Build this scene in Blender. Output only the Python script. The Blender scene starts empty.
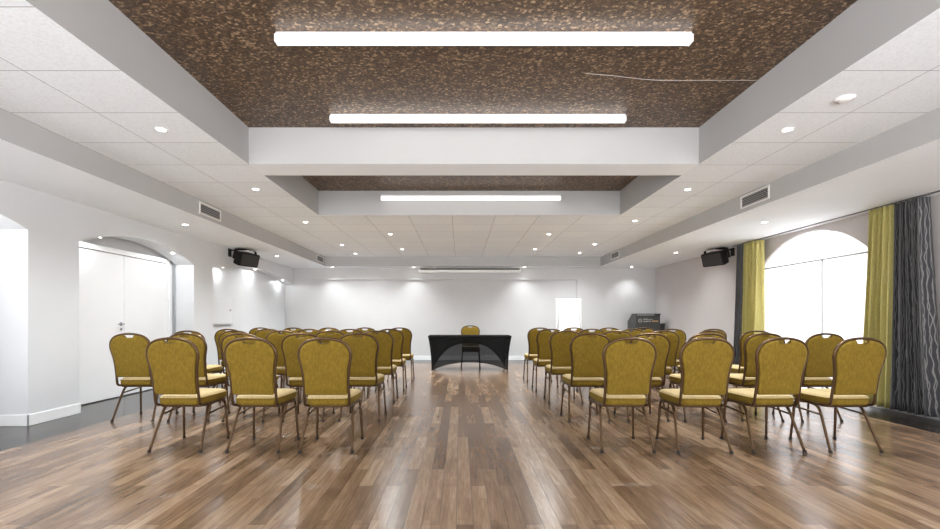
import bpy, bmesh, math, random
from mathutils import Vector, Matrix
random.seed(7)
PI = math.pi
SC = bpy.context.scene
COL = SC.collection

# ------------------------------------------------------------------ camera, world, exposure
cam_d = bpy.data.cameras.new('camera')
cam = bpy.data.objects.new('camera', cam_d)
COL.objects.link(cam)
cam.location = (0, 0, 1.09)
cam.rotation_euler = (PI / 2, 0, 0)
cam_d.sensor_width = 36.0
cam_d.lens = 18.0
cam_d.shift_x = 0.0106
cam_d.shift_y = 0.058
cam_d.clip_start = 0.05
SC.camera = cam

WORLD_SKY, WORLD_LOWER_FILL = 1.8, 6.1
world = bpy.data.worlds.new('world')
SC.world = world
world.use_nodes = True
wt = world.node_tree
bg = wt.nodes['Background']
# overcast daylight above the horizon, stronger glow added below it to light the ceiling
tc = wt.nodes.new('ShaderNodeTexCoord')
sep = wt.nodes.new('ShaderNodeSeparateXYZ')
wt.links.new(tc.outputs['Generated'], sep.inputs[0])
mr = wt.nodes.new('ShaderNodeMapRange')
mr.inputs['From Min'].default_value = -0.03
mr.inputs['From Max'].default_value = 0.03
mr.inputs['To Min'].default_value = WORLD_LOWER_FILL
mr.inputs['To Max'].default_value = WORLD_SKY
wt.links.new(sep.outputs['Z'], mr.inputs['Value'])
wt.links.new(mr.outputs['Result'], bg.inputs['Strength'])
bg.inputs['Color'].default_value = (0.96, 0.97, 1.0, 1)

SC.view_settings.view_transform = 'Standard'
SC.view_settings.look = 'None'
SC.view_settings.gamma = 1.0
SC.view_settings.use_curve_mapping = False
SC.view_settings.exposure = 0.6

DOWN_W = 118.0        # recessed downlights
ALCOVE_W = 5.0       # small lamps in the arch soffits
BAR_E = 1.25          # linear lamps, emission strength

# ------------------------------------------------------------------ helpers
def lin(c):
    return tuple(((v / 255) / 12.92 if v / 255 <= 0.04045 else ((v / 255 + 0.055) / 1.055) ** 2.4) for v in c) + (1.0,)

def tag(o, label, cat, group=None):
    o['label'] = label
    o['category'] = cat
    if group:
        o['group'] = group
    return o

def thing(name, label, cat, loc=(0, 0, 0), rotz=0.0, group=None):
    o = bpy.data.objects.new(name, None)
    COL.objects.link(o)
    o.location = loc
    o.rotation_euler = (0, 0, rotz)
    o.empty_display_size = 0.1
    return tag(o, label, cat, group)

def obj(name, bm, mats, parent=None, smooth=False, angle=None):
    me = bpy.data.meshes.new(name)
    bmesh.ops.recalc_face_normals(bm, faces=bm.faces)
    if smooth:
        for f in bm.faces:
            f.smooth = True
        if angle:
            for e in bm.edges:
                if len(e.link_faces) == 2 and e.calc_face_angle(0) > angle:
                    e.smooth = False
    bm.to_mesh(me)
    bm.free()
    o = bpy.data.objects.new(name, me)
    COL.objects.link(o)
    for m in (mats if isinstance(mats, (list, tuple)) else [mats]):
        me.materials.append(m)
    if parent is not None:
        o.parent = parent
    return o

def struct(name, bm, mats, parent=None, smooth=False, angle=None):
    o = obj(name, bm, mats, parent, smooth, angle)
    if parent is None:
        o['kind'] = 'structure'
    return o

def add_box(bm, x0, x1, y0, y1, z0, z1, bev=0.0, mi=0):
    r = bmesh.ops.create_cube(bm, size=1.0)
    vs = r['verts']
    for v in vs:
        v.co = Vector(((x0 + x1) / 2 + v.co.x * (x1 - x0), (y0 + y1) / 2 + v.co.y * (y1 - y0), (z0 + z1) / 2 + v.co.z * (z1 - z0)))
    fs = set(f for v in vs for f in v.link_faces)
    if bev > 0:
        es = set(e for v in vs for e in v.link_edges)
        r2 = bmesh.ops.bevel(bm, geom=list(es), offset=bev, segments=2, profile=0.5, affect='EDGES')
        fs = set(f for f in r2['faces']) | set(f for f in fs if f.is_valid)
    for f in fs:
        if f.is_valid:
            f.material_index = mi

def box_bm(*a, **k):
    bm = bmesh.new()
    add_box(bm, *a, **k)
    return bm

def smooth_path(pts, n=6, closed=False):
    P = [Vector(p) for p in pts]
    out = []
    L = len(P)
    segs = L if closed else L - 1
    for i in range(segs):
        p1, p2 = P[i % L], P[(i + 1) % L]
        p0 = P[(i - 1) % L] if (closed or i > 0) else p1 * 2 - p2
        p3 = P[(i + 2) % L] if (closed or i + 2 < L) else p2 * 2 - p1
        for k in range(n):
            t = k / n
            out.append(0.5 * ((2 * p1) + (p2 - p0) * t + (2 * p0 - 5 * p1 + 4 * p2 - p3) * t * t + (3 * p1 - p0 - 3 * p2 + p3) * t ** 3))
    if not closed:
        out.append(P[-1])
    return out

def add_tube(bm, pts, r, seg=10, closed=False, caps=True, r_end=None):
    P = [Vector(p) for p in pts]
    n = len(P)
    rings = []
    prev = None
    for i in range(n):
        if closed:
            t = (P[(i + 1) % n] - P[i - 1]).normalized()
        else:
            t = (P[min(i + 1, n - 1)] - P[max(i - 1, 0)]).normalized()
        if prev is None:
            a = Vector((0, 0, 1)) if abs(t.z) < 0.9 else Vector((1, 0, 0))
            u = t.cross(a).normalized()
        else:
            u = (prev - t * prev.dot(t)).normalized()
        prev = u
        w = t.cross(u)
        rr = r if r_end is None else r + (r_end - r) * i / (n - 1)
        rings.append([bm.verts.new(P[i] + (u * math.cos(2 * PI * k / seg) + w * math.sin(2 * PI * k / seg)) * rr) for k in range(seg)])
    for i in range(n if closed else n - 1):
        A, B = rings[i], rings[(i + 1) % n]
        for k in range(seg):
            bm.faces.new((A[k], A[(k + 1) % seg], B[(k + 1) % seg], B[k]))
    if caps and not closed:
        bm.faces.new(rings[0][::-1])
        bm.faces.new(rings[-1])

def tube_bm(pts, r, **k):
    bm = bmesh.new()
    add_tube(bm, pts, r, **k)
    return bm

def add_lathe(bm, prof, c=(0, 0, 0), seg=24, axis='Z'):
    rings = []
    for r, h in prof:
        if r < 1e-6:
            p = (c[0], c[1], c[2] + h)
            rings.append([bm.verts.new(p)])
        else:
            rings.append([bm.verts.new((c[0] + r * math.cos(2 * PI * k / seg), c[1] + r * math.sin(2 * PI * k / seg), c[2] + h)) for k in range(seg)])
    for A, B in zip(rings, rings[1:]):
        for k in range(seg):
            a = A[k % len(A)], A[(k + 1) % len(A)]
            b = B[k % len(B)], B[(k + 1) % len(B)]
            f = []
            for v in (a[0], a[1], b[1], b[0]):
                if v not in f:
                    f.append(v)
            if len(f) > 2:
                bm.faces.new(f)

def add_prism(bm, outline, fn, d0, d1, mi=0):
    """outline: list of 2D points; fn(a, b, d) -> 3D point; extruded from d0 to d1."""
    A = [bm.verts.new(fn(a, b, d0)) for a, b in outline]
    B = [bm.verts.new(fn(a, b, d1)) for a, b in outline]
    n = len(A)
    fa = bm.faces.new(A)
    fb = bm.faces.new(B[::-1])
    fs = [fa, fb]
    for i in range(n):
        fs.append(bm.faces.new((A[i], B[i], B[(i + 1) % n], A[(i + 1) % n])))
    fa.normal_update()
    fb.normal_update()
    bmesh.ops.triangulate(bm, faces=[fa, fb])
    for f in fs:
        if f.is_valid:
            f.material_index = mi

# ------------------------------------------------------------------ materials
class NT:
    def __init__(s, name):
        s.m = bpy.data.materials.new(name)
        s.m.use_nodes = True
        s.t = s.m.node_tree
        s.b = s.t.nodes['Principled BSDF']
        s.out = s.t.nodes['Material Output']
    def n(s, kind, **kw):
        nd = s.t.nodes.new(kind)
        for k, v in kw.items():
            if k.startswith('i_'):
                nd.inputs[k[2:].replace('_', ' ')].default_value = v
            else:
                setattr(nd, k, v)
        return nd
    def l(s, a, b):
        s.t.links.new(a, b)
    def ramp(s, fac, stops, interp='LINEAR'):
        r = s.n('ShaderNodeValToRGB')
        r.color_ramp.interpolation = interp
        els = r.color_ramp.elements
        while len(els) < len(stops):
            els.new(0.5)
        for e, (p, c) in zip(els, stops):
            e.position = p
            e.color = c
        s.l(fac, r.inputs['Fac'])
        return r.outputs['Color']
    def mixc(s, fac, a, b, mode='MIX'):
        x = s.n('ShaderNodeMix', data_type='RGBA', blend_type=mode)
        for sock, v in ((x.inputs[0], fac), (x.inputs[6], a), (x.inputs[7], b)):
            if hasattr(v, 'is_output'):
                s.l(v, sock)
            else:
                sock.default_value = v
        return x.outputs[2]
    def math(s, op, a, b=None):
        x = s.n('ShaderNodeMath', operation=op)
        for sock, v in ((x.inputs[0], a), (x.inputs[1], b)):
            if v is None:
                continue
            if hasattr(v, 'is_output'):
                s.l(v, sock)
            else:
                sock.default_value = v
        return x.outputs[0]
    def bump(s, h, strength=0.3, dist=0.01):
        b = s.n('ShaderNodeBump')
        b.inputs['Strength'].default_value = strength
        b.inputs['Distance'].default_value = dist
        s.l(h, b.inputs['Height'])
        s.l(b.outputs['Normal'], s.b.inputs['Normal'])
    def pos(s):
        return s.n('ShaderNodeNewGeometry').outputs['Position']
    def objc(s):
        return s.n('ShaderNodeTexCoord').outputs['Object']
    def mapping(s, v, scale=(1, 1, 1), loc=(0, 0, 0), rot=(0, 0, 0)):
        m = s.n('ShaderNodeMapping')
        m.inputs['Scale'].default_value = scale
        m.inputs['Location'].default_value = loc
        m.inputs['Rotation'].default_value = rot
        s.l(v, m.inputs['Vector'])
        return m.outputs['Vector']
    def noise(s, v, scale=5, detail=4, rough=0.5):
        nd = s.n('ShaderNodeTexNoise')
        nd.inputs['Scale'].default_value = scale
        nd.inputs['Detail'].default_value = detail
        nd.inputs['Roughness'].default_value = rough
        s.l(v, nd.inputs['Vector'])
        return nd.outputs['Fac']

def paint(name, rgb, rough=0.6, var=0.03, scale=3.0, metal=0.0, bump=0.0, bscale=120, spec=0.5):
    t = NT(name)
    v = t.objc()
    nz = t.noise(v, scale, 4)
    c = lin(rgb)
    lo = tuple(x * (1 - var) for x in c[:3]) + (1,)
    hi = tuple(min(1, x * (1 + var)) for x in c[:3]) + (1,)
    t.l(t.ramp(nz, [(0.3, lo), (0.7, hi)]), t.b.inputs['Base Color'])
    t.b.inputs['Roughness'].default_value = rough
    t.b.inputs['Metallic'].default_value = metal
    t.b.inputs['Specular IOR Level'].default_value = spec
    if bump:
        t.bump(t.noise(v, bscale, 3), bump, 0.004)
    return t.m

def emit(name, rgb, strength):
    t = NT(name)
    t.b.inputs['Base Color'].default_value = lin(rgb)
    t.b.inputs['Emission Color'].default_value = lin(rgb)
    t.b.inputs['Emission Strength'].default_value = strength
    return t.m

def mat_floor(name, tones, grain, rough):
    t = NT(name)
    p = t.mapping(t.pos(), rot=(0, 0, PI / 2))
    def brick(w, h, off, c1, c2, loc):
        b = t.n('ShaderNodeTexBrick', offset=off, offset_frequency=2, squash=1.0)
        b.inputs['Color1'].default_value = c1
        b.inputs['Color2'].default_value = c2
        b.inputs['Mortar'].default_value = (0.3, 0.3, 0.3, 1)
        b.inputs['Scale'].default_value = 1.0
        b.inputs['Mortar Size'].default_value = 0.0012
        b.inputs['Mortar Smooth'].default_value = 0.2
        b.inputs['Bias'].default_value = 0.0
        b.inputs['Brick Width'].default_value = w
        b.inputs['Row Height'].default_value = h
        t.l(t.mapping(p, loc=loc), b.inputs['Vector'])
        return b
    b1 = brick(0.92, 0.092, 0.37, (0, 0, 0, 1), (1, 1, 1, 1), (0.31, 0.02, 0))
    b2 = brick(0.55, 0.046, 0.43, (0.25, 0.25, 0.25, 1), (0.75, 0.75, 0.75, 1), (0.11, 0.02, 0))
    mixed = t.mixc(0.45, b1.outputs['Color'], b2.outputs['Color'])
    gr = t.noise(t.mapping(t.pos(), scale=(24, 2.2, 1)), 1.6, 6, 0.62)
    gr2 = t.noise(t.mapping(t.pos(), scale=(7, 0.9, 1)), 1.0, 3, 0.5)
    fac = t.math('ADD', t.math('MULTIPLY', mixed, 0.52), t.math('ADD', t.math('MULTIPLY', gr, 0.46), t.math('MULTIPLY', gr2, 0.2)))
    fac = t.math('SUBTRACT', fac, 0.12)
    c = t.ramp(fac, [(0.2, lin(tones[0])), (0.42, lin(tones[1])), (0.6, lin(tones[2])), (0.85, lin(tones[3]))])
    fine = t.noise(t.mapping(t.pos(), scale=(160, 6, 1)), 1.0, 3, 0.6)
    c = t.mixc(grain, c, t.ramp(fine, [(0.3, (0.45, 0.4, 0.36, 1)), (0.7, (1, 1, 1, 1))]), 'MULTIPLY')
    seam = t.ramp(b1.outputs['Fac'], [(0.0, (1, 1, 1, 1)), (1.0, (0.45, 0.4, 0.37, 1))])
    c = t.mixc(1.0, c, seam, 'MULTIPLY')
    t.l(c, t.b.inputs['Base Color'])
    t.l(t.ramp(gr, [(0.3, (rough - 0.02,) * 3 + (1,)), (0.7, (rough + 0.03,) * 3 + (1,))]), t.b.inputs['Roughness'])
    t.b.inputs['Specular IOR Level'].default_value = 0.6
    return t.m

def mat_tile(name, x0, w=0.6):
    """mineral-fibre ceiling tiles, 0.6 m grid with thin reveals"""
    t = NT(name)
    p = t.pos()
    b = t.n('ShaderNodeTexBrick', offset=0.0, squash=1.0)
    b.inputs['Color1'].default_value = lin((243, 247, 251))
    b.inputs['Color2'].default_value = lin((238, 242, 246))
    b.inputs['Mortar'].default_value = lin((150, 145, 142))
    b.inputs['Scale'].default_value = 1.0
    b.inputs['Mortar Size'].default_value = 0.003
    b.inputs['Mortar Smooth'].default_value = 0.3
    b.inputs['Brick Width'].default_value = w
    b.inputs['Row Height'].default_value = 0.606
    t.l(t.mapping(p, loc=(-x0, -2.97, 0)), b.inputs['Vector'])
    sp = t.noise(p, 60, 3, 0.7)
    c = t.mixc(0.5, b.outputs['Color'], t.ramp(sp, [(0.35, (0.82, 0.81, 0.8, 1)), (0.55, (1, 1, 1, 1))]), 'MULTIPLY')
    t.l(c, t.b.inputs['Base Color'])
    t.b.inputs['Roughness'].default_value = 0.85
    t.bump(t.math('SUBTRACT', sp, t.math('MULTIPLY', b.outputs['Fac'], 2.0)), 0.25, 0.004)
    return t.m

def mat_mosaic():
    t = NT('mosaic_wallcovering')
    p = t.pos()
    wob = t.noise(p, 14, 2)
    v1 = t.n('ShaderNodeTexVoronoi', feature='F1')
    v1.inputs['Scale'].default_value = 1.0
    t.l(t.mapping(p, scale=(52, 62, 1), rot=(0, 0, 0.5)), v1.inputs['Vector'])
    v2 = t.n('ShaderNodeTexVoronoi', feature='DISTANCE_TO_EDGE')
    v2.inputs['Scale'].default_value = 1.0
    t.l(t.mapping(p, scale=(52, 62, 1), rot=(0, 0, 0.5)), v2.inputs['Vector'])
    cell = t.n('ShaderNodeSeparateColor')
    t.l(v1.outputs['Color'], cell.inputs['Color'])
    c = t.ramp(cell.outputs[0], [(0.0, lin((62, 47, 34))), (0.3, lin((80, 62, 46))), (0.58, lin((98, 78, 58))), (0.78, lin((118, 95, 72))), (0.97, lin((176, 150, 120)))])
    edge = t.ramp(v2.outputs['Distance'], [(0.02, (0.55, 0.5, 0.46, 1)), (0.16, (1, 1, 1, 1))])
    c = t.mixc(0.85, c, edge, 'MULTIPLY')
    c = t.mixc(0.35, c, t.ramp(wob, [(0.35, (0.6, 0.56, 0.5, 1)), (0.65, (1, 1, 1, 1))]), 'MULTIPLY')
    t.l(c, t.b.inputs['Base Color'])
    t.b.inputs['Roughness'].default_value = 0.45
    t.b.inputs['Specular IOR Level'].default_value = 0.5
    t.bump(t.math('ADD', cell.outputs[1], v2.outputs['Distance']), 0.35, 0.004)
    return t.m

def mat_fabric(name, rgb_lo, rgb_hi, scale=220, rough=0.85):
    t = NT(name)
    p = t.objc()
    w1 = t.n('ShaderNodeTexWave', wave_type='BANDS', bands_direction='X')
    w1.inputs['Scale'].default_value = scale
    w1.inputs['Distortion'].default_value = 2.0
    t.l(p, w1.inputs['Vector'])
    w2 = t.n('ShaderNodeTexWave', wave_type='BANDS', bands_direction='Z')
    w2.inputs['Scale'].default_value = scale
    w2.inputs['Distortion'].default_value = 2.0
    t.l(p, w2.inputs['Vector'])
    weave = t.math('MULTIPLY', t.math('ADD', w1.outputs['Fac'], w2.outputs['Fac']), 0.5)
    nz = t.noise(t.mapping(p, scale=(1, 1, 0.3)), 90, 4, 0.6)
    f = t.math('ADD', t.math('MULTIPLY', weave, 0.35), t.math('MULTIPLY', nz, 0.65))
    t.l(t.ramp(f, [(0.3, lin(rgb_lo)), (0.7, lin(rgb_hi))]), t.b.inputs['Base Color'])
    t.b.inputs['Roughness'].default_value = rough
    t.b.inputs['Specular IOR Level'].default_value = 0.25
    t.b.inputs['Sheen Weight'].default_value = 0.03
    t.bump(f, 0.25, 0.002)
    return t.m

def thin_cloth(m, amount=0.35):
    """lets some daylight through the weave"""
    nt = m.node_tree
    b = nt.nodes['Principled BSDF']
    tl = nt.nodes.new('ShaderNodeBsdfTranslucent')
    mx = nt.nodes.new('ShaderNodeMixShader')
    mx.inputs[0].default_value = amount
    nt.links.new(b.inputs['Base Color'].links[0].from_socket, tl.inputs['Color'])
    nt.links.new(b.outputs[0], mx.inputs[1])
    nt.links.new(tl.outputs[0], mx.inputs[2])
    nt.links.new(mx.outputs[0], nt.nodes['Material Output'].inputs['Surface'])
    return m

def mat_pattern_curtain():
    t = NT('patterned_curtain_cloth')
    uv = t.n('ShaderNodeTexCoord').outputs['UV']
    w = t.n('ShaderNodeTexWave', wave_type='BANDS', bands_direction='X', wave_profile='SIN')
    w.inputs['Scale'].default_value = 9.0
    w.inputs['Distortion'].default_value = 3.2
    w.inputs['Detail'].default_value = 0.0
    w.inputs['Detail Scale'].default_value = 1.5
    t.l(t.mapping(uv, scale=(1, 0.55, 1)), w.inputs['Vector'])
    w2 = t.n('ShaderNodeTexWave', wave_type='BANDS', bands_direction='X', wave_profile='SIN')
    w2.inputs['Scale'].default_value = 7.3
    w2.inputs['Distortion'].default_value = 4.5
    w2.inputs['Detail'].default_value = 0.0
    t.l(t.mapping(uv, scale=(1, 0.8, 1), loc=(3.3, 1.7, 0)), w2.inputs['Vector'])
    m = t.math('MAXIMUM', w.outputs['Fac'], w2.outputs['Fac'])
    c = t.ramp(m, [(0.0, lin((52, 52, 56))), (0.9, lin((60, 60, 64))), (0.99, lin((128, 127, 124)))])
    t.l(c, t.b.inputs['Base Color'])
    t.b.inputs['Roughness'].default_value = 0.8
    return t.m

def mat_sheer_black():
    t = NT('black_stretch_fabric')
    t.b.inputs['Base Color'].default_value = lin((13, 13, 14))
    t.b.inputs['Roughness'].default_value = 0.9
    t.b.inputs['Specular IOR Level'].default_value = 0.2
    nz = t.noise(t.objc(), 300, 2)
    tr = t.n('ShaderNodeBsdfTransparent')
    mx = t.n('ShaderNodeMixShader')
    t.l(t.ramp(nz, [(0.3, (0.06,) * 3 + (1,)), (0.7, (0.12,) * 3 + (1,))]), mx.inputs[0])
    t.l(t.b.outputs[0], mx.inputs[1])
    t.l(tr.outputs[0], mx.inputs[2])
    t.l(mx.outputs[0], t.out.inputs['Surface'])
    return t.m

def mat_pane():
    t = NT('frosted_glazing')
    tr = t.n('ShaderNodeBsdfTransparent')
    tr.inputs['Color'].default_value = (0.95, 0.95, 0.95, 1)
    tl = t.n('ShaderNodeBsdfTranslucent')
    tl.inputs['Color'].default_value = (0.97, 0.97, 0.98, 1)
    gl = t.n('ShaderNodeBsdfGlossy')
    gl.inputs['Roughness'].default_value = 0.25
    m1 = t.n('ShaderNodeMixShader')
    nz = t.noise(t.objc(), 2.0, 3)
    t.l(t.ramp(nz, [(0.3, (0.82,) * 3 + (1,)), (0.7, (0.86,) * 3 + (1,))]), m1.inputs[0])
    t.l(tr.outputs[0], m1.inputs[1])
    t.l(tl.outputs[0], m1.inputs[2])
    m2 = t.n('ShaderNodeMixShader')
    m2.inputs[0].default_value = 0.04
    t.l(m1.outputs[0], m2.inputs[1])
    t.l(gl.outputs[0], m2.inputs[2])
    t.l(m2.outputs[0], t.out.inputs['Surface'])
    return t.m

M = {}
M['white_paint'] = paint('white_wall_paint', (216, 217, 219), 0.6, 0.02, 2.0, bump=0.06, bscale=40)
M['warm_paint'] = paint('warm_grey_wall_paint', (196, 190, 188), 0.6, 0.02, 2.0, bump=0.05, bscale=40)
M['back_paint'] = paint('back_wall_paint', (203, 202, 202), 0.55, 0.02, 2.0)
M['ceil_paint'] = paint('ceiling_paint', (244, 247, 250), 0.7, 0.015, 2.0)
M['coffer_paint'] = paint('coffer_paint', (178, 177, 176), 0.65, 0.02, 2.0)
M['tile_a'] = mat_tile('ceiling_tile_west', -2.76, 0.66)
M['tile_b'] = mat_tile('ceiling_tile_east', 2.968)
M['mosaic'] = mat_mosaic()
M['wood'] = mat_floor('oak_plank_floor', [(90, 69, 53), (126, 100, 79), (158, 131, 106), (198, 176, 152)], 0.55, 0.22)
M['darkwood'] = mat_floor('dark_plank_border', [(30, 26, 24), (42, 37, 34), (55, 48, 44), (70, 62, 57)], 0.4, 0.22)
M['skirting'] = paint('skirting_paint', (236, 236, 236), 0.45, 0.01)
M['door_white'] = paint('door_paint', (240, 240, 241), 0.45, 0.01)
M['chrome'] = paint('brushed_chrome', (190, 190, 195), 0.25, 0.02, metal=1.0)
M['lamp_white'] = paint('lamp_housing', (240, 240, 240), 0.4, 0.01)
M['bar_glow'] = emit('linear_lamp_glow', (255, 250, 244), BAR_E)
M['down_glow'] = emit('downlight_glow', (255, 250, 242), 14.0)
M['vent_white'] = paint('vent_frame_paint', (225, 223, 221), 0.45, 0.01)
M['vent_dark'] = paint('vent_interior', (84, 83, 82), 0.8, 0.05)
M['vent_slat'] = paint('vent_slat_paint', (172, 170, 168), 0.5, 0.02)
M['black'] = paint('black_plastic', (30, 29, 29), 0.75, 0.1, 30, spec=0.2)
M['grille'] = paint('speaker_grille', (44, 42, 41), 0.6, 0.3, 260, bump=0.4, bscale=300)
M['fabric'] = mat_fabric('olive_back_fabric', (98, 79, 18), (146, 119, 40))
M['seat_top_lit'] = mat_fabric('gold_seat_fabric_lit', (176, 150, 100), (222, 200, 154))  # gold seat top, light from above put into the paler colour
M['bronze'] = paint('bronze_tube', (92, 70, 48), 0.34, 0.06, 20, metal=0.7)
M['glide'] = paint('black_glide', (30, 28, 26), 0.6, 0.05)
M['sheer'] = mat_sheer_black()
M['table_grey'] = paint('table_laminate', (120, 120, 118), 0.5, 0.03)
M['steel'] = paint('table_steel', (100, 100, 102), 0.4, 0.03, metal=0.9)
M['paper'] = paint('flip_chart_paper', (248, 248, 248), 0.8, 0.01)
M['alu'] = paint('aluminium', (190, 190, 190), 0.4, 0.02, metal=0.8)
M['lectern'] = paint('charcoal_laminate', (62, 62, 60), 0.5, 0.08, 12)
M['lectern_dark'] = paint('lectern_edge', (36, 34, 34), 0.5, 0.05)
M['mark_grey'] = paint('lettering_grey', (165, 165, 160), 0.6, 0.02)
M['mark_gold'] = paint('lettering_gold', (190, 155, 110), 0.6, 0.02)
M['yellow'] = thin_cloth(mat_fabric('lime_yellow_cloth', (200, 190, 112), (232, 222, 156), 160))
M['pattern'] = mat_pattern_curtain()
M['rail'] = paint('rail_grey', (120, 120, 120), 0.4, 0.02, metal=0.5)
M['pane'] = mat_pane()
M['frame_grey'] = paint('window_frame_paint', (150, 150, 152), 0.5, 0.02)
M['bar_paint'] = paint('glazing_bar_paint', (188, 188, 190), 0.5, 0.01)
M['screen_white'] = paint('screen_case_white', (238, 238, 236), 0.45, 0.01)
M['screen_dark'] = paint('screen_case_dark', (92, 90, 88), 0.5, 0.03)
M['panel_grey'] = paint('hatch_paint', (222, 223, 225), 0.5, 0.01)
M['leaf'] = paint('leaf_green', (92, 104, 74), 0.6, 0.15, 20)
M['soil_pot'] = paint('clay_pot', (150, 135, 120), 0.8, 0.06)
M['paving'] = paint('pale_paving', (205, 205, 203), 0.9, 0.05, 4)
M['cable'] = paint('cable_white', (170, 162, 155), 0.5, 0.01)

# ------------------------------------------------------------------ room shell
XL, XR, YB, YF = -4.4, 5.15, 12.4, -1.4     # wall planes
ZS, ZT, ZC = 2.43, 2.66, 3.03               # soffit, tile, coffer heights
SL, SR, SB = -3.42, 3.56, 11.9              # inner faces of the soffits
CL, CR = -2.14, 2.42                        # coffer sides
C1 = (-0.8, 4.76)
C2 = (5.14, 7.11)

# floor: wood field with a darker border along the walls
bm = bmesh.new()
FX, FY = (-3.78, 4.55), 11.5
add_box(bm, FX[0], FX[1], YF, FY, -0.05, 0.0, mi=0)
add_box(bm, -5.0, FX[0], YF, YB + 0.1, -0.05, 0.0, mi=1)
add_box(bm, FX[1], 5.42, YF, YB + 0.1, -0.05, 0.0, mi=1)
add_box(bm, FX[0], FX[1], FY, YB + 0.1, -0.05, 0.0, mi=1)
struct('floor', bm, [M['wood'], M['darkwood']])

# ceiling: soffits round the room, tiled field and two deep coffers
bm = bmesh.new()
def quad(pts, mi):
    f = bm.faces.new([bm.verts.new(p) for p in pts])
    f.material_index = mi
def hq(x0, x1, y0, y1, z, mi):
    quad([(x0, y0, z), (x0, y1, z), (x1, y1, z), (x1, y0, z)], mi)
def vq(a, b, z0, z1, mi):
    quad([(a[0], a[1], z0), (b[0], b[1], z0), (b[0], b[1], z1), (a[0], a[1], z1)], mi)
hq(XL - 0.4, SL, YF, YB, ZS, 0)
hq(SR, XR + 0.3, YF, YB, ZS, 0)
hq(SL, SR, SB, YB, ZS, 0)
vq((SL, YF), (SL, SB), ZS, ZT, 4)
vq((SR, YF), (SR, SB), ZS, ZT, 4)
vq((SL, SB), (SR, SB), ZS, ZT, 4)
hq(SL, CL, YF, SB, ZT, 1)
hq(CR, SR, YF, SB, ZT, 2)
hq(CL, CR, C2[1], SB, ZT, 1)
hq(CL, CR, C1[1], C2[0], ZT, 0)
hq(CL, CR, YF, C1[0], ZT, 1)
for y0, y1 in (C1, C2):
    hq(CL, CR, y0, y1, ZC, 3)
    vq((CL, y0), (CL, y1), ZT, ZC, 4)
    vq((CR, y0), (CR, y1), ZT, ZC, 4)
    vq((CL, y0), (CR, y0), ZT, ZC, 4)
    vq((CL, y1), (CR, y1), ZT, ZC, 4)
me = bpy.data.meshes.new('ceiling')
bm.to_mesh(me)
bm.free()
ceil = bpy.data.objects.new('ceiling', me)
COL.objects.link(ceil)
ceil['kind'] = 'structure'
for k in ('ceil_paint', 'tile_a', 'tile_b', 'mosaic', 'coffer_paint'):
    me.materials.append(M[k])

# left wall with three segmental arches
def arc(y0, y1, zs, rise, n=20):
    c = (y1 - y0) / 2
    R = (c * c + rise * rise) / (2 * rise)
    yc, zc = (y0 + y1) / 2, zs + rise - R
    a = math.asin(c / R)
    return [(yc + R * math.sin(-a + 2 * a * k / n), zc + R * math.cos(-a + 2 * a * k / n)) for k in range(n + 1)]
ARCH = [(2.45, 4.787, 2.0, 0.22), (5.43, 7.77, 1.985, 0.22), (8.37, 12.4, 1.99, 0.19)]
ol = [(YF, 0.0)]
for i, (y0, y1, zs, r) in enumerate(ARCH):
    ol.append((y0, 0.0))
    ol += arc(y0, y1, zs, r)
    if i < 2:
        ol.append((y1, 0.0))
ol += [(YB, ZS), (YF, ZS)]
bm = bmesh.new()
add_prism(bm, ol, lambda a, b, d: (d, a, b), XL, XL - 0.3)
struct('wall_left', bm, M['white_paint'], smooth=True, angle=0.4)
# backs of the arched recesses
bm = bmesh.new()
add_box(bm, -4.95, -4.8, 2.2, 8.0, 0, ZS)
add_box(bm, -4.95, -4.62, 8.2, YB, 0, ZS)
add_box(bm, -4.8, -4.7, 4.9, 5.3, 0, ZS)
add_box(bm, -4.8, -4.7, 7.85, 8.2, 0, ZS)
add_box(bm, -4.8, -4.7, 2.2, 2.35, 0, ZS)
struct('wall_alcove', bm, M['white_paint'])

# back wall with a wide shallow recess
bm = bmesh.new()
RX, RZ = 3.09, 2.13
add_box(bm, -5.0, 5.5, YB + 0.06, YB + 0.2, 0, ZS)
add_box(bm, -5.0, RX, YB, YB + 0.06, RZ, ZS)
add_box(bm, RX, 5.5, YB, YB + 0.06, 0, ZS)
struct('wall_back', bm, M['back_paint'])

# right wall with the arched window opening
WY0, WY1 = 5.89, 8.05
wol = [(YF, 0.0), (WY0, 0.0)] + arc(WY0, WY1, 1.95, 0.44, 28) + [(WY1, 0.0), (YB, 0.0), (YB, ZS), (YF, ZS)]
bm = bmesh.new()
add_prism(bm, wol, lambda a, b, d: (d, a, b), XR, XR + 0.25)
struct('wall_right', bm, M['warm_paint'], smooth=True, angle=0.4)

# window: frosted panes over a slim grey frame
arcw = arc(WY0 + 0.01, WY1 - 0.01, 1.95, 0.43, 28)
bm = bmesh.new()
path = [(WY0 + 0.03, 0.02)] + arc(WY0 + 0.03, WY1 - 0.03, 1.95, 0.41, 28) + [(WY1 - 0.03, 0.02)]
for a, b in zip(path, path[1:]):
    d = Vector((0, b[0] - a[0], b[1] - a[1])).normalized()
    nrm = Vector((0, -d.z, d.y)) * 0.025
    A, B = Vector((0, a[0], a[1])), Vector((0, b[0], b[1]))
    vs = [bm.verts.new(p + Vector((x, 0, 0))) for x in (XR + 0.2, XR + 0.25) for p in (A - nrm, A + nrm, B + nrm, B - nrm)]
    for f in ((0, 1, 2, 3), (4, 7, 6, 5), (0, 4, 5, 1), (1, 5, 6, 2), (2, 6, 7, 3), (3, 7, 4, 0)):
        bm.faces.new([vs[k] for k in f])
win = struct('window_1', bm, M['frame_grey'])
bm = bmesh.new()
add_prism(bm, [(WY0 + 0.005, 0.01)] + arcw + [(WY1 - 0.005, 0.01)], lambda a, b, d: (d, a, b), XR + 0.03, XR + 0.034)
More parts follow.
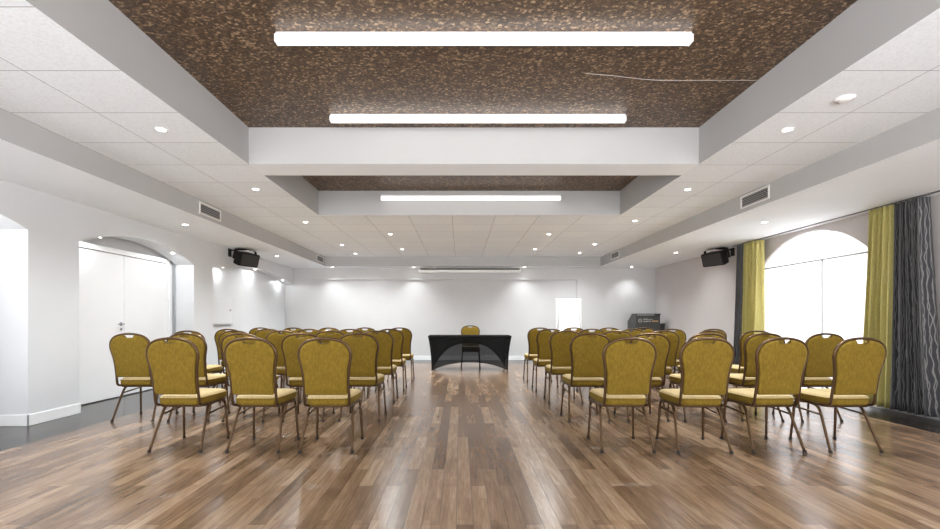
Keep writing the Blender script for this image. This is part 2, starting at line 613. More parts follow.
struct('pane', bm, M['pane'], win)
bm = bmesh.new()
add_box(bm, XR + 0.006, XR + 0.028, WY0 + 0.01, WY1 - 0.01, 1.925, 1.95, 0.002)
add_box(bm, XR + 0.006, XR + 0.028, 6.69, 6.712, 0.02, 1.924, 0.002)
struct('glazing_bars', bm, M['bar_paint'], win)

# paving and one shrub outside the window
struct('terrace', box_bm(XR + 0.3, XR + 5, 2, 13, -0.12, -0.05), M['paving'])

# skirting boards
bm = bmesh.new()
H = 0.115
for y0, y1 in ((YF, 2.45), (4.787, 5.43), (7.77, 8.37)):
    add_box(bm, XL - 0.001, XL + 0.014, y0 - 0.014 * (y0 > 0), y1 + 0.014, 0, H, 0.004)
for y, s in ((2.45, 1), (4.787, 1), (5.43, -1), (7.77, 1), (8.37, -1)):
    pass
add_box(bm, XL - 0.28, XL + 0.014, 4.787 - 0.014, 4.787, 0, H, 0.004)
add_box(bm, XL - 0.28, XL + 0.014, 5.43, 5.43 + 0.014, 0, H, 0.004)
add_box(bm, XL - 0.28, XL + 0.014, 7.77 - 0.014, 7.77, 0, H, 0.004)
add_box(bm, XL - 0.2, XL + 0.014, 8.37, 8.37 + 0.014, 0, H, 0.004)
add_box(bm, -4.62, -4.606, 8.39, YB, 0, H, 0.004)
struct('baseboard_left', bm, M['skirting'])
bm = bmesh.new()
add_box(bm, -4.6, RX, YB + 0.045, YB + 0.06, 0, H, 0.004)
add_box(bm, RX, XR, YB - 0.014, YB, 0, H, 0.004)
struct('baseboard_back', bm, M['skirting'])
bm = bmesh.new()
add_box(bm, XR - 0.014, XR, YF, WY0, 0, H, 0.004)
add_box(bm, XR - 0.014, XR, WY1, YB - 0.02, 0, H, 0.004)
struct('baseboard_right', bm, M['skirting'])

# doors in the arched recesses
def lever_handle(parent, y, z, x, d):
    bm = bmesh.new()
    c = Vector((x, y, z))
    seg = 16
    add_tube(bm, [c, c + Vector((0.008, 0, 0))], 0.026, seg=18)
    add_tube(bm, smooth_path([c, c + Vector((0.045, 0, 0)), c + Vector((0.055, d * 0.02, 0)), c + Vector((0.055, d * 0.12, 0))], 5), 0.009, seg=10)
    obj('handle', bm, M['chrome'], parent, True, 0.6)
    bm = bmesh.new()
    c2 = c + Vector((0, 0, -0.075))
    add_tube(bm, [c2, c2 + Vector((0.012, 0, 0))], 0.018, seg=16)
    obj('lock', bm, M['chrome'], parent, True, 0.6)
DX = -4.765
def door(n, y0, y1, hy, hd):
    d = struct('door_%d' % n, box_bm(DX - 0.03, DX, y0, y1, 0.012, 1.985, 0.003), M['door_white'])
    if hy is not None:
        lever_handle(d, hy, 1.0, DX, hd)
    return d
door(1, 5.62, 6.664, None, 1)
door(2, 6.672, 7.66, None, 1)
lever_handle(bpy.data.objects['door_1'], 6.6, 1.02, DX, -1)
door(3, 2.7, 3.66, 3.6, -1)
door(4, 3.668, 4.64, None, 1)
def frame(n, y0, y1):
    bm = bmesh.new()
    add_box(bm, -4.8, -4.735, y0 - 0.07, y0 - 0.004, 0, 2.06, 0.004)
    add_box(bm, -4.8, -4.735, y1 + 0.004, y1 + 0.07, 0, 2.06, 0.004)
    add_box(bm, -4.8, -4.735, y0 - 0.07, y1 + 0.07, 1.99, 2.06, 0.004)
    struct('trim_%d' % n, bm, M['door_white'])
frame(1, 5.62, 7.66)
frame(2, 2.7, 4.64)

# ------------------------------------------------------------------ lamps
def bar_lamp(x, y, z, L, label, wires=False):
    t = thing('linear_lamp', label, 'ceiling lamp', (x, y, z), 0, 'linear lamps in the coffers')
    h = L / 2
    bm = box_bm(-h, h, -0.02, 0.02, 0.024, 0.05 if wires else ZC - z - 0.0005, 0.003)
    obj('housing', bm, M['lamp_white'], t)
    bm = box_bm(-h + 0.004, h - 0.004, -0.03, 0.03, -0.025, 0.025, 0.01)
    obj('diffuser', bm, M['bar_glow'], t, True, 0.8)
    for s in (-1, 1):
        bm = box_bm(s * h - 0.006, s * h + 0.006, -0.031, 0.031, -0.026, 0.028, 0.003)
        obj('end_cap', bm, M['lamp_white'], t)
    top = ZC - z
    for s in (-0.62, 0.62) if wires else ():
        bm = tube_bm([(s * h, 0, 0.045), (s * h, 0, top)], 0.003 if wires else 0.012, seg=8)
        obj('hanging_wire' if wires else 'mounting_stem', bm, M['cable'] if wires else M['lamp_white'], t)
    return t
bar_lamp(0.16, 3.19, 2.983, 2.81, 'long glowing white linear lamp crossing the middle of the big brown coffer')
bar_lamp(0.17, 4.46, 2.983, 2.79, 'long glowing white linear lamp close against the beam between the two coffers')
bar_lamp(0.16, 6.97, 2.878, 2.66, 'long glowing white linear lamp hung on wires in the smaller grey coffer', True)
bar_lamp(0.16, 0.6, 2.983, 2.81, 'added unseen white linear lamp overhead behind the viewpoint in the big coffer')  # out-of-view lamp added for fill light

def downlight(x, y, z, label, W=DOWN_W, r=0.043, ang=120, blend=0.75):
    t = thing('downlight', label, 'downlight', (x, y, z), 0, 'recessed downlights')
    bm = bmesh.new()
    add_lathe(bm, [(r * 1.15, 0.0), (r * 1.15, -0.004), (r * 1.05, -0.007), (r * 0.85, -0.006), (r * 0.78, 0.0)], seg=24)
    obj('bezel', bm, M['lamp_white'], t, True, 0.9)
    bm = bmesh.new()
    add_lathe(bm, [(0, -0.003), (r * 0.8, -0.003), (r * 0.8, -0.001), (0, -0.001)], seg=20)
    obj('lens', bm, M['down_glow'], t)
    ld = bpy.data.lights.new('downlight_beam', 'SPOT')
    ld.energy = W
    ld.spot_size = math.radians(ang)
    ld.spot_blend = blend
    ld.shadow_soft_size = r * 0.75
    ld.color = (0.925, 0.975, 1.0)
    lo = bpy.data.objects.new('downlight_beam', ld)
    COL.objects.link(lo)
    lo.parent = t
    lo.location = (0, 0, -0.012)
    return t
DL = [
    (-2.47, 3.89, ZT, 'small lit downlight in the tiles beside the big coffer, doors side'),
    (2.71, 3.89, ZT, 'small lit downlight in the tiles beside the big coffer, next to smoke detector'),
    (-2.47, 5.68, ZT, 'small lit downlight in the tiles beside the smaller coffer, doors side'),
    (2.75, 5.68, ZT, 'small lit downlight in the tiles beside the smaller coffer, window side'),
    (-2.5, 7.6, ZT, 'small lit downlight just past the smaller coffer, doors side'),
    (2.79, 7.5, ZT, 'small lit downlight just past the smaller coffer, window side'),
    (-1.29, 8.68, ZT, 'inner downlight beyond the small coffer, first of a pair, doors side'),
    (1.64, 8.68, ZT, 'inner downlight beyond the small coffer, first of a pair, window side'),
    (-2.5, 9.95, ZT, 'outer downlight in the rear tiles, ahead of the corner one, doors side'),
    (2.82, 9.85, ZT, 'outer downlight in the rear tiles, ahead of the corner one, window side'),
    (-1.3, 10.55, ZT, 'inner downlight in the rear tiles facing the screen, doors side'),
    (1.68, 10.55, ZT, 'inner downlight in the rear tiles facing the screen, window side'),
    (-2.5, 11.25, ZT, 'corner downlight in the last tile row before the back soffit, doors side'),
    (2.84, 11.15, ZT, 'corner downlight in the last tile row before the back soffit, window side'),
    (-1.19, 12.12, ZS, 'downlight in the back soffit at the doors-side end of the screen case'),
    (1.66, 12.12, ZS, 'downlight in the back soffit at the window-side end of the screen case'),
    (-3.3, 12.12, ZS, 'downlight in the back soffit corner by the third arch'),
    (4.4, 12.05, ZS, 'downlight in the back soffit above the charcoal lectern'),
    (-3.9, 6.67, ZS, 'downlight in the low soffit outside the double doors'),
    (-3.9, 10.0, ZS, 'downlight in the low soffit beside the wide arch past the speaker'),
    (-3.85, 3.68, ZS, 'downlight in the low soffit at the photo edge by the first arch'),
    (4.2, 6.49, ZS, 'downlight in the low soffit in front of the arched window'),
    (4.35, 9.46, ZS, 'downlight in the low soffit between speaker and lectern'),
]
for x, y, z, lab in DL:
    back = z == ZS and y > 12
    downlight(x, y, z - 0.0005, lab, DOWN_W * (0.2 if back else 0.25 if z == ZS else 1.0), ang=110 if back else 150)
for x, y, lab in ((-2.47, 1.6, 'added unseen downlight in the tiles above the viewpoint, doors side'), (2.71, 1.6, 'added unseen downlight in the tiles above the viewpoint, window side')):  # extra unseen downlights added to raise the ambient light
    downlight(x, y, ZT - 0.0005, lab)
def arch_z(a, y):
    y0, y1, zs, rise = a
    pts = arc(y0, y1, zs, rise)
    for p, q in zip(pts, pts[1:]):
        if p[0] <= y <= q[0]:
            return p[1] + (q[1] - p[1]) * (y - p[0]) / (q[0] - p[0])
AL = [(0, 2.9, 'tiny downlight under the first arch, far from the pier'), (0, 4.4, 'tiny downlight under the first arch by the pier'),
      (1, 5.85, 'tiny downlight under the double-door arch, above the leaf with the handle'), (1, 7.35, 'tiny downlight under the double-door arch, at its speaker end'),
      (2, 8.9, 'tiny downlight under the wide arch, over the grey hatch'), (2, 10.3, 'tiny downlight under the middle of the wide arch'), (2, 11.9, 'tiny downlight under the wide arch at the back wall end')]
for i, y, lab in AL:
    downlight(-4.49, y, arch_z(ARCH[i], y) - 0.006, lab, ALCOVE_W, 0.03, 178, 0.15)

t = thing('smoke_detector', 'round white smoke detector on the ceiling tiles by the big coffer', 'smoke detector', (2.735, 3.34, ZT))
bm = bmesh.new()
add_lathe(bm, [(0, 0), (0.06, 0), (0.06, -0.012), (0.052, -0.018)], seg=28)
obj('base_plate', bm, M['lamp_white'], t, True, 0.7)
bm = bmesh.new()
add_lathe(bm, [(0.05, -0.012), (0.045, -0.02), (0.03, -0.026), (0, -0.027)], seg=28)
obj('sensor_cap', bm, M['vent_white'], t, True, 0.7)

# ventilation grilles on the soffit faces
def vent(x, s, y0, y1, z0, z1, label, closed=False):
    t = thing('air_vent', label, 'vent', (x, (y0 + y1) / 2, (z0 + z1) / 2), 0, 'air vents in the soffits')
    hy, hz = (y1 - y0) / 2, (z1 - z0) / 2
    bm = bmesh.new()
    b = 0.022
    def bx(ya, yb, za, zb, d):
        xs = sorted((0, s * d))
        add_box(bm, xs[0], xs[1], ya, yb, za, zb, 0.002)
    bx(-hy, hy, hz - b, hz, 0.012)
    bx(-hy, hy, -hz, -hz + b, 0.012)
    bx(-hy, -hy + b, -hz + b, hz - b, 0.012)
    bx(hy - b, hy, -hz + b, hz - b, 0.012)
    obj('frame', bm, M['vent_white'], t)
    bm = bmesh.new()
    bx(-hy + b, hy - b, -hz + b, hz - b, 0.002)
    obj('backing', bm, M['vent_dark'], t)
    n = 5
    for k in range(n):
        z = -hz + b + (2 * hz - 2 * b) * (k + 0.5) / n
        bm = bmesh.new()
        xa, xb = s * 0.002, s * 0.011
        vs = [bm.verts.new(p) for p in ((xa, -hy + b, z + 0.006), (xb, -hy + b, z - 0.004), (xb, -hy + b, z - 0.006), (xa, -hy + b, z + 0.003),
                                        (xa, hy - b, z + 0.006), (xb, hy - b, z - 0.004), (xb, hy - b, z - 0.006), (xa, hy - b, z + 0.003))]
        for f in ((0, 1, 2, 3), (4, 7, 6, 5), (0, 4, 5, 1), (1, 5, 6, 2), (2, 6, 7, 3), (3, 7, 4, 0)):
            bm.faces.new([vs[i] for i in f])
        obj('slat', bm, M['vent_slat'], t)
    return t
vent(SL, 1, 6.16, 6.71, 2.475, 2.635, 'slatted vent in the soffit face above the double doors')
vent(SL, 1, 11.2, 11.75, 2.475, 2.635, 'slatted vent in the doors-side soffit face near the back corner')
vent(SR, -1, 5.4, 5.95, 2.475, 2.635, 'slatted vent in the soffit face ahead of the arched window')
vent(SR, -1, 10.5, 11.05, 2.475, 2.635, 'slatted vent in the window-side soffit face near the back corner')

# thin cable across the coffer ceiling
bm = tube_bm(smooth_path([(0.985, 3.705, ZC - 0.003), (1.2, 3.74, ZC - 0.003), (1.58, 3.81, ZC - 0.003), (2.0, 3.815, ZC - 0.003), (2.416, 3.815, ZC - 0.003)], 6), 0.0025, seg=6)
tag(obj('ceiling_cable', bm, M['cable']), 'thin pale cable running across the brown coffer ceiling', 'cable')

# ------------------------------------------------------------------ banquet chairs
def y_back(z):
    return -0.195 - 0.085 * max(0.0, (z - 0.42) / 0.51)
HALF = [(0.183, 0.43), (0.181, 0.50), (0.181, 0.58), (0.187, 0.67), (0.2, 0.74), (0.208, 0.785), (0.2055, 0.826), (0.191, 0.865), (0.162, 0.896), (0.12, 0.917), (0.06, 0.930), (0.0, 0.934)]
def make_chair():
    t = thing('banquet_chair', 'olive banquet chair', 'chair', (0, 0, 0), 0, 'olive banquet chairs in rows')
    # frame hoop
    hoop = [(x, y_back(z), z) for x, z in HALF] + [(-x, y_back(z), z) for x, z in HALF[-2::-1]]
    low = [(0.172, -0.06, 0.372), (0.178, -0.14, 0.376), (0.183, -0.183, 0.39)]
    path = low + hoop + [(-x, y, z) for x, y, z in low[::-1]]
    obj('back_frame', tube_bm(smooth_path(path, 4), 0.0115, seg=8), M['bronze'], t, True)
    # upholstered back panel, with the hand slot notched under the hoop
    cut = 0.010
    prof = smooth_path([(x, 0, z) for x, z in HALF], 3)
    side = []
    for i, p in enumerate(prof):
        q = prof[min(i + 1, len(prof) - 1)] - prof[max(i - 1, 0)]
        n = Vector((-q.z, 0, q.x)).normalized()
        if n.dot(Vector((0, 0, 0.68)) - p) < 0:
            n = -n
        p2 = p + n * cut
        if p2.z > 0.478 and p2.x > 0.056:
            side.append((p2.x, p2.z))
    side = [(side[0][0] - 0.012, 0.472), (side[0][0], 0.484)] + side
    notch = [(0.051, 0.914), (0.0505, 0.905), (0.046, 0.897), (0.03, 0.892), (0.0, 0.891)]
    half = side + notch
    outl = half + [(-x, z) for x, z in half[-2::-1]]
    bm = bmesh.new()
    cz = 0.68
    rings = []
    for k, (sc, off) in enumerate(((1.0, -0.012), (0.985, -0.017), (0.93, -0.020), (0.6, -0.021))):
        rings.append([bm.verts.new((x * sc, y_back(cz + (z - cz) * sc) + off, cz + (z - cz) * sc)) for x, z in outl])
    fr = []
    for k, (sc, off) in enumerate(((1.0, 0.008), (0.97, 0.022), (0.9, 0.031), (0.6, 0.036))):
        fr.append([bm.verts.new((x * sc, y_back(cz + (z - cz) * sc) + off, cz + (z - cz) * sc)) for x, z in outl])
    N = len(outl)
    seq = rings[::-1] + fr
    for A, B in zip(seq, seq[1:]):
        for i in range(N):
            bm.faces.new((A[i], A[(i + 1) % N], B[(i + 1) % N], B[i]))
    for R, off in ((rings[-1], -0.021), (fr[-1], 0.037)):
        c = bm.verts.new((0, y_back(cz) + off, cz))
        for i in range(N):
            bm.faces.new((R[i], R[(i + 1) % N], c))
    bk = obj('backrest', bm, M['fabric'], t, True, 0.9)
    # slot lip
    lip = [(x, y_back(z) - 0.004, z - 0.001) for x, z in notch] + [(-x, y_back(z) - 0.004, z - 0.001) for x, z in notch[-2::-1]]
    obj('hand_slot_lip', tube_bm(smooth_path(lip, 3), 0.004, seg=6), M['bronze'], bk, True)
    # seat cushion
    bm = bmesh.new()
    def outline(sx, sy, n=36):
        pts = []
        for k in range(n):
            a = 2 * PI * k / n
            c, s = math.cos(a), math.sin(a)
            e = 0.32
            x = sx * math.copysign(abs(c) ** e, c)
            y = sy * math.copysign(abs(s) ** e, s)
            w = 1.0 + 0.07 * (y / sy if sy else 0)
            pts.append((x * w, 0.03 + y))
        return pts
    lv = [(0.93, 0.378, 0), (0.99, 0.388, 0), (1.0, 0.41, 0), (0.995, 0.432, 0), (0.96, 0.45, 0), (0.86, 0.459, 0), (0.55, 0.465, 0)]
    rr = []
    for sc, z, _ in lv:
        rr.append([bm.verts.new((x, y, z)) for x, y in outline(0.196 * sc, 0.222 * sc)])
    for A, B in zip(rr, rr[1:]):
        for i in range(len(A)):
            bm.faces.new((A[i], A[(i + 1) % len(A)], B[(i + 1) % len(A)], B[i]))
    bm.faces.new(rr[0][::-1])
    c = bm.verts.new((0, 0.03, 0.466))
    for i in range(len(rr[-1])):
        bm.faces.new((rr[-1][i], rr[-1][(i + 1) % len(rr[-1])], c))
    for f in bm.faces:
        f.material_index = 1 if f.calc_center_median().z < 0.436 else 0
    st = obj('seat', bm, [M['seat_top_lit'], M['fabric']], t, True, 0.9)
    bm = bmesh.new()
    add_tube(bm, [(x, y, 0.434) for x, y in outline(0.196, 0.223)], 0.0045, seg=6, closed=True)
    obj('piping', bm, M['fabric'], st, True)
    # rails under the seat
    bm = bmesh.new()
    add_tube(bm, smooth_path([(0.172, -0.13, 0.368), (0.182, 0.03, 0.368), (0.186, 0.19, 0.368), (0.15, 0.222, 0.368), (0, 0.226, 0.368), (-0.15, 0.222, 0.368), (-0.186, 0.19, 0.368), (-0.182, 0.03, 0.368), (-0.172, -0.13, 0.368), (-0.1, -0.145, 0.368), (0.1, -0.145, 0.368)], 4, True), 0.010, seg=8, closed=True)
    obj('seat_frame', bm, M['bronze'], t, True)
    for s in (-1, 1):
        lg = [(s * 0.178, 0.03, 0.367), (s * 0.181, -0.035, 0.358), (s * 0.186, -0.085, 0.32), (s * 0.199, -0.155, 0.17), (s * 0.212, -0.226, 0.012)]
        l1 = obj('leg', tube_bm(smooth_path(lg, 4), 0.0125, seg=8, r_end=0.0105), M['bronze'], t, True)
        obj('foot_glide', tube_bm([(s * 0.2115, -0.224, 0.02), (s * 0.213, -0.23, 0.0)], 0.0145, seg=10), M['glide'], l1, True, 0.8)
        lg = [(s * 0.184, 0.09, 0.367), (s * 0.187, 0.16, 0.361), (s * 0.19, 0.197, 0.325), (s * 0.197, 0.212, 0.17), (s * 0.205, 0.228, 0.012)]
        l2 = obj('leg', tube_bm(smooth_path(lg, 4), 0.0125, seg=8, r_end=0.0105), M['bronze'], t, True)
        obj('foot_glide', tube_bm([(s * 0.2045, 0.227, 0.02), (s * 0.2055, 0.23, 0.0)], 0.0145, seg=10), M['glide'], l2, True, 0.8)
        obj('stretcher', tube_bm([(s * 0.1885, -0.1, 0.288), (s * 0.1915, 0.2, 0.306)], 0.008, seg=8), M['bronze'], t, True)
    return t
CH0 = make_chair()
used = [False]
def copy_tree(o, parent=None):
    c = o.copy()
    COL.objects.link(c)
    if parent is not None:
        c.parent = parent
    for ch in o.children:
        copy_tree(ch, c)
    return c
def place_chair(x, y, rz, label, group):
    o = CH0 if not used[0] else copy_tree(CH0)
    used[0] = True
    o.location = (x, y, 0)
    o.rotation_euler = (0, 0, rz)
    o['label'] = label
    o['group'] = group
    return o
ROWY = [4.05, 5.21, 6.29, 7.37, 8.46]
ROWN = ['fifth row back from the black table', 'fourth row back from the black table', 'third row back from the black table', 'second row back from the black table', 'row facing the black table']
COLN = ['aisle seat', 'second seat from aisle', 'third seat from aisle', 'fourth seat from aisle', 'fifth seat from aisle']
LX = [-1.06, -1.67, -2.28, -2.88, -3.48]
SHIFT = {(0, 0): -0.025, (0, 2): -0.04}
RXC = [1.38, 1.99, 2.60, 3.21, 3.82]
for r in range(5):
    for c in range(5):
        n_l = 3 if r == 0 else 5
        n_r = 4 if r in (0, 4) else 5
        for side, xs, n in (('door-side', LX, n_l), ('window-side', RXC, n_r)):
            if c < n:
                jx, jy, jr = random.uniform(-0.012, 0.012), random.uniform(-0.02, 0.02), random.uniform(-0.03, 0.03)
                place_chair(xs[c] + jx + (SHIFT.get((r, c), 0) if side == 'door-side' else 0), ROWY[r] + jy, jr, 'olive banquet chair, %s block, %s, %s' % (side, ROWN[r], COLN[c]), 'olive banquet chairs in the %s block' % side)
pc = place_chair(0.24, 10.62, PI, 'olive banquet chair behind the black-draped table, facing the rows', 'presenter chair')
del pc['group']

# ------------------------------------------------------------------ head table under a black stretch cover
TX, TY = 0.205, 10.23
t = thing('folding_table', 'folding table hidden under the black stretch cover', 'table', (TX, TY, 0))
obj('tabletop', box_bm(-0.86, 0.86, -0.36, 0.36, 0.69, 0.72, 0.006), M['table_grey'], t)
for sx in (-1, 1):
    for sy in (-1, 1):
        obj('leg', tube_bm([(sx * 0.79, sy * 0.3, 0.69), (sx * 0.79, sy * 0.32, 0.0)], 0.014, seg=10), M['steel'], t, True, 0.8)
    obj('crossbar', tube_bm([(sx * 0.79, -0.31, 0.3), (sx * 0.79, 0.31, 0.3)], 0.010, seg=8), M['steel'], t, True, 0.8)
bm = bmesh.new()
per = []
NL, NS = 28, 12
hx, hy = 0.88, 0.375
for k in range(NL):
    u = -1 + 2 * k / NL
    per.append((hx * u, -hy, 'f', u))
for k in range(NS):
    u = -1 + 2 * k / NS
    per.append((hx, hy * u, 's', u))
for k in range(NL):
    u = 1 - 2 * k / NL
    per.append((hx * u, hy, 'b', u))
for k in range(NS):
    u = 1 - 2 * k / NS
    per.append((-hx, hy * u, 's', u))
NV = 14
rings = []
ZTOP = 0.735
for j in range(NV + 1):
    tt = j / NV
    ring = []
    for x, y, k, u in per:
        hem = {'f': 0.175 * (1 - abs(u) ** 2.2), 's': 0.22 * (1 - abs(u) ** 2.2), 'b': 0.54 * (1 - abs(u) ** 2.6)}[k] + 0.004
        z = ZTOP + (hem - ZTOP) * tt
        d = (ZTOP - z) / ZTOP
        pull = 1 - 0.085 * (1 - (1 - d) ** 2.2)
        pully = 1 - 0.06 * (1 - (1 - d) ** 2.2)
        ring.append(bm.verts.new((x * pull, y * pully, z)))
    rings.append(ring)
for A, B in zip(rings, rings[1:]):
    for i in range(len(A)):
        bm.faces.new((A[i], A[(i + 1) % len(A)], B[(i + 1) % len(A)], B[i]))
bm.faces.new(rings[0])
o = obj('table_cover', bm, M['sheer'], None, True, 0.9)
o.location = (TX, TY, 0)
tag(o, 'sheer black stretch cover with arched hem fitted over the head table', 'tablecloth')

# ------------------------------------------------------------------ flip chart, lectern, screen, speakers
t = thing('flip_chart', 'white paper flip chart on an easel by the back wall', 'flip chart', (2.53, 10.9, 0))
def tilt(z):
    return 0.06 * (z - 0.6)
bm = bmesh.new()
add_prism(bm, [(-0.29, 0.62), (0.29, 0.62), (0.29, 1.53), (-0.29, 1.53)], lambda a, b, d: (a, d + tilt(b), b), 0.0, 0.018)
obj('board', bm, M['lamp_white'], t)
bm = bmesh.new()
add_prism(bm, [(-0.285, 0.64), (0.285, 0.64), (0.285, 1.535), (-0.285, 1.535)], lambda a, b, d: (a, d + tilt(b), b), -0.012, -0.001)
obj('paper_pad', bm, M['paper'], t)
bm = box_bm(-0.295, 0.295, 0.03, 0.085, 1.525, 1.56, 0.004)
obj('clamp_bar', bm, M['lamp_white'], t)
obj('pen_tray', box_bm(-0.29, 0.29, -0.06, 0.02, 0.60, 0.62, 0.003), M['alu'], t)
for p in (((-0.22, 0.04, 1.45), (-0.33, -0.1, 0.0)), ((0.22, 0.04, 1.45), (0.33, -0.1, 0.0)), ((0, 0.075, 1.45), (0, 0.5, 0.0))):
    obj('leg', tube_bm(p, 0.011, seg=10), M['alu'], t, True, 0.8)

t = thing('lectern', 'charcoal lectern with small pale logo and lettering in the back corner', 'lectern', (4.28, 11.46, 0))
W = 0.6
side = [(0.0, 0.0), (0.55, 0.0), (0.55, 1.03), (0.27, 1.2), (0.0, 1.2)]
for x0 in (0.0, W - 0.03):
    bm = bmesh.new()
    add_prism(bm, side, lambda a, b, d: (d, a, b), x0, x0 + 0.03)
    obj('side_panel', bm, M['lectern'], t)
obj('front_panel', box_bm(0.03, W - 0.03, 0.0, 0.03, 0.04, 1.18, 0.0), M['lectern'], t)
obj('top_edge', box_bm(0.0, W + 0.015, -0.012, 0.27, 1.2, 1.222, 0.004), M['lectern_dark'], t)
bm = bmesh.new()
add_prism(bm, [(0.27, 1.185), (0.54, 1.02), (0.54, 1.0), (0.27, 1.165)], lambda a, b, d: (d, a, b), 0.03, W - 0.03)
obj('reading_desk', bm, M['lectern_dark'], t)
obj('shelf', box_bm(0.03, W - 0.03, 0.03, 0.5, 0.6, 0.62), M['lectern'], t)
obj('side_box', box_bm(W + 0.0, W + 0.13, 0.02, 0.3, 0.74, 0.985, 0.01), M['lectern_dark'], t)
bm = bmesh.new()
cx, cz = 0.11, 1.05
add_tube(bm, [(cx + 0.04 * math.cos(2 * PI * k / 24), -0.003, cz + 0.04 * math.sin(2 * PI * k / 24)) for k in range(24)], 0.008, seg=6, closed=True)
add_tube(bm, [(cx - 0.02, -0.003, cz), (cx + 0.02, -0.003, cz)], 0.006, seg=6)
obj('logo', bm, M['mark_grey'], t)
bm = bmesh.new()
def marks(x, z, ws, h):
    for w in ws:
        add_box(bm, x, x + w, -0.005, 0.001, z, z + h)
        x += w + 0.008
    return x
marks(0.19, 1.07, (0.03, 0.02, 0.03), 0.03)
marks(0.29, 1.07, (0.02, 0.03, 0.02, 0.03), 0.018)
marks(0.19, 1.015, (0.02, 0.03, 0.02), 0.03)
marks(0.28, 1.02, (0.025, 0.02, 0.03), 0.03)
obj('lettering', bm, M['mark_grey'], t)
bm = bmesh.new()
marks(0.4, 1.02, (0.02, 0.03, 0.02, 0.025, 0.02), 0.035)
obj('gold_lettering', bm, M['mark_gold'], t)

t = thing('projection_screen', 'long white roll-up screen case fixed under the back soffit', 'projection screen', (0.245, 12.1, 2.28))
h = 1.29
obj('case', box_bm(-h, h, -0.05, 0.06, 0.0, 0.07, 0.01), M['screen_white'], t)
obj('upper_strip', box_bm(-h + 0.02, h - 0.005, -0.045, 0.055, 0.07, 0.115, 0.004), M['screen_dark'], t)  # dark grey strip along the top of the case
for s in (-1, 1):
    obj('end_cap', box_bm(s * h - 0.03, s * h + 0.03, -0.056, 0.066, -0.006, 0.08, 0.008), M['screen_white'], t)
    obj('bracket', box_bm(s * 0.9 - 0.02, s * 0.9 + 0.02, -0.03, 0.03, 0.11, ZS - 2.28, 0.003), M['screen_white'], t)

def speaker(loc, rz, wall_dx, label):
    t = thing('wall_speaker', label, 'speaker', loc, 0, 'black wall speakers')
    R = Matrix.Rotation(rz, 4, 'Z') @ Matrix.Rotation(math.radians(16), 4, 'X')
    bm = bmesh.new()
    # front (local -y) wide, back narrow
    add_prism(bm, [(-0.225, -0.12), (0.225, -0.12), (0.235, -0.08), (0.15, 0.13), (-0.15, 0.13), (-0.235, -0.08)], lambda a, b, d: R @ Vector((a, b, d)), -0.125, 0.125)
    bmesh.ops.bevel(bm, geom=[e for e in bm.edges if e.calc_face_angle(0) > 0.3], offset=0.012, segments=2, affect='EDGES')
    obj('cabinet', bm, M['black'], t, True, 0.7)
    bm = bmesh.new()
    add_prism(bm, [(-0.2, -0.105), (0.2, -0.105), (0.2, 0.105), (-0.2, 0.105)], lambda a, b, d: R @ Vector((a, d, b)), -0.124, -0.119)
    obj('grille', bm, M['grille'], t)
    bm = bmesh.new()
    yk = smooth_path([(-0.25, 0.03, -0.02), (-0.245, 0.03, 0.12), (-0.2, 0.03, 0.165), (0, 0.03, 0.18), (0.2, 0.03, 0.165), (0.245, 0.03, 0.12), (0.25, 0.03, -0.02)], 5)
    ring = []
    for p in yk:
        ring.append([bm.verts.new(R @ Vector((p.x, p.y + dy, p.z + dz))) for dy, dz in ((-0.03, 0), (0.03, 0), (0.03, 0.008), (-0.03, 0.008))])
    for A, B in zip(ring, ring[1:]):
        for k in range(4):
            bm.faces.new((A[k], A[(k + 1) % 4], B[(k + 1) % 4], B[k]))
    bm.faces.new(ring[0]); bm.faces.new(ring[-1][::-1])
    obj('yoke', bm, M['black'], t)
    bm = bmesh.new()
    top = R @ Vector((0, 0.03, 0.183))
    s = 1 if wall_dx > 0 else -1
    add_tube(bm, [top, Vector((wall_dx - s * 0.01, top.y, top.z - 0.02))], 0.014, seg=8)
    xs = sorted((wall_dx, wall_dx - s * 0.012))
    add_box(bm, xs[0], xs[1], top.y - 0.06, top.y + 0.06, top.z - 0.14, top.z + 0.03, 0.003)
    obj('wall_bracket', bm, M['black'], t)
    return t
speaker((-4.1, 8.98, 2.235), math.radians(68), -0.3, 'black speaker on a bracket above the pier by the wide arch')
speaker((4.84, 8.88, 2.235), math.radians(-68), 0.31, 'black speaker on a bracket between lectern and arched window')

# hatch in the wide alcove
t = thing('wall_hatch', 'pale grey hatch panel with small knob inside the wide arch', 'hatch', (-4.62, 8.95, 1.265))
obj('panel', box_bm(0.0, 0.03, -0.5, 0.5, -0.265, 0.265, 0.003), M['panel_grey'], t)
obj('sill', box_bm(0.0, 0.045, -0.52, 0.52, -0.29, -0.268, 0.003), M['vent_slat'], t)
bm = bmesh.new()
add_tube(bm, [(0.03, 0.42, 0), (0.05, 0.42, 0)], 0.018, seg=12)
obj('knob', bm, M['chrome'], t, True, 0.8)

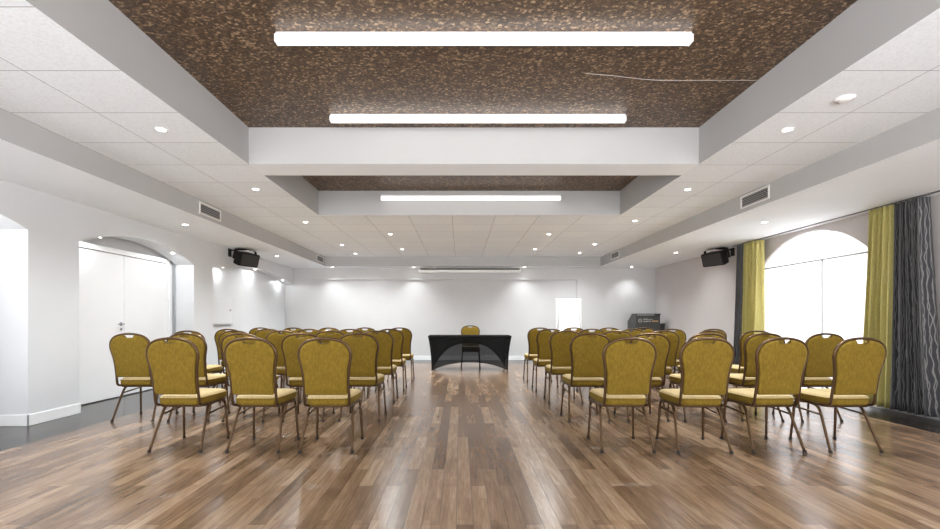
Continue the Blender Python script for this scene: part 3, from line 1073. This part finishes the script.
# ------------------------------------------------------------------ curtains
def cloth(name, parent, yt, yb, z0, z1, x, folds, amp, mat, phase=0.0, nu=None):
    """pleated cloth between y limits yt (top) and yb (bottom)"""
    bm = bmesh.new()
    uvl = bm.loops.layers.uv.new('UVMap')
    nu = nu or folds * 10
    nv = 24
    g = []
    for j in range(nv + 1):
        v = j / nv
        z = z1 + (z0 - z1) * v
        row = []
        for i in range(nu + 1):
            u = i / nu
            a = yt[0] + (yb[0] - yt[0]) * v ** 1.3
            b = yt[1] + (yb[1] - yt[1]) * v ** 1.3
            y = a + (b - a) * u
            ph = 2 * PI * folds * u + phase
            am = amp * (0.75 + 0.45 * v) * (1 + 0.25 * math.sin(3.1 * u * folds + 1.3))
            dx = am * math.sin(ph + 0.35 * math.sin(2.4 * v + u * 5))
            y += 0.25 * am * math.sin(2 * ph + 0.8)
            row.append((bm.verts.new((x + dx, y, z)), u, v))
        g.append(row)
    for j in range(nv):
        for i in range(nu):
            q = (g[j][i], g[j][i + 1], g[j + 1][i + 1], g[j + 1][i])
            f = bm.faces.new([k[0] for k in q])
            for lp, k in zip(f.loops, q):
                lp[uvl].uv = (k[1] * folds * 0.42, (1 - k[2]) * 2.4)
    o = obj(name, bm, mat, parent, True)
    md = o.modifiers.new('thickness', 'SOLIDIFY')
    md.thickness = 0.004
    md.offset = 0
    return o
t = thing('curtain', 'tall curtain with yellow edge and dark patterned cloth at the photo edge', 'curtain', (0, 0, 0), 0, 'window curtains')
cloth('yellow_panel', t, (5.38, 5.72), (5.4, 5.83), 0.055, 2.41, 5.0, 5, 0.065, M['yellow'])
cloth('patterned_panel', t, (5.06, 5.39), (4.93, 5.42), 0.055, 2.41, 5.0, 5, 0.065, M['pattern'], 0.8)
t = thing('curtain', 'narrower pale yellow and dark curtain beyond the window, towards the speaker', 'curtain', (0, 0, 0), 0, 'window curtains')
cloth('yellow_panel', t, (7.8, 8.24), (7.85, 8.28), 0.055, 2.41, 5.0, 5, 0.065, M['yellow'])
cloth('patterned_panel', t, (8.24, 8.47), (8.28, 8.6), 0.055, 2.41, 5.0, 3, 0.04, M['pattern'], 0.8)
t = thing('curtain_track', 'slim grey curtain track fixed under the soffit along the window', 'curtain rail', (5.0, 6.75, 2.42))
obj('rail', box_bm(-0.012, 0.012, -1.85, 1.85, -0.002, 0.01, 0.002), M['rail'], t)
for s in (-1, 1):
    obj('end_stop', box_bm(-0.016, 0.016, s * 1.85 - 0.012, s * 1.85 + 0.012, -0.003, 0.01, 0.002), M['rail'], t)

# shrub outside, a faint shape behind the frosted glass
t = thing('potted_shrub', 'faint leafy shrub outside behind the frosted window', 'plant', (5.95, 7.15, -0.05))
bm = bmesh.new()
add_lathe(bm, [(0, 0), (0.14, 0), (0.19, 0.34), (0.2, 0.36), (0.17, 0.36), (0.16, 0.32), (0, 0.32)], seg=20)
obj('pot', bm, M['soil_pot'], t, True, 0.7)
bm = bmesh.new()
lf = bmesh.new()
for k in range(9):
    a = random.uniform(0, 2 * PI)
    sp = random.uniform(0.05, 0.2)
    tip = Vector((sp * math.cos(a), sp * 1.3 * math.sin(a), random.uniform(0.95, 1.3)))
    pth = smooth_path([(0, 0, 0.32), tip * 0.5 + Vector((0, 0, 0.15)), tip], 4)
    add_tube(bm, pth, 0.005, seg=5)
    for m in range(7):
        c = pth[-1 - (m % 5)] + Vector([random.uniform(-0.04, 0.04) for _ in range(3)])
        d = Vector([random.uniform(-1, 1) for _ in range(3)]).normalized()
        e = d.cross(Vector((0.3, 0.2, 1))).normalized()
        vs = [lf.verts.new(c + q) for q in (d * 0.04, e * 0.014, d * -0.04, e * -0.014)]
        lf.faces.new(vs)
obj('stem', bm, M['leaf'], t)
obj('foliage', lf, M['leaf'], t)
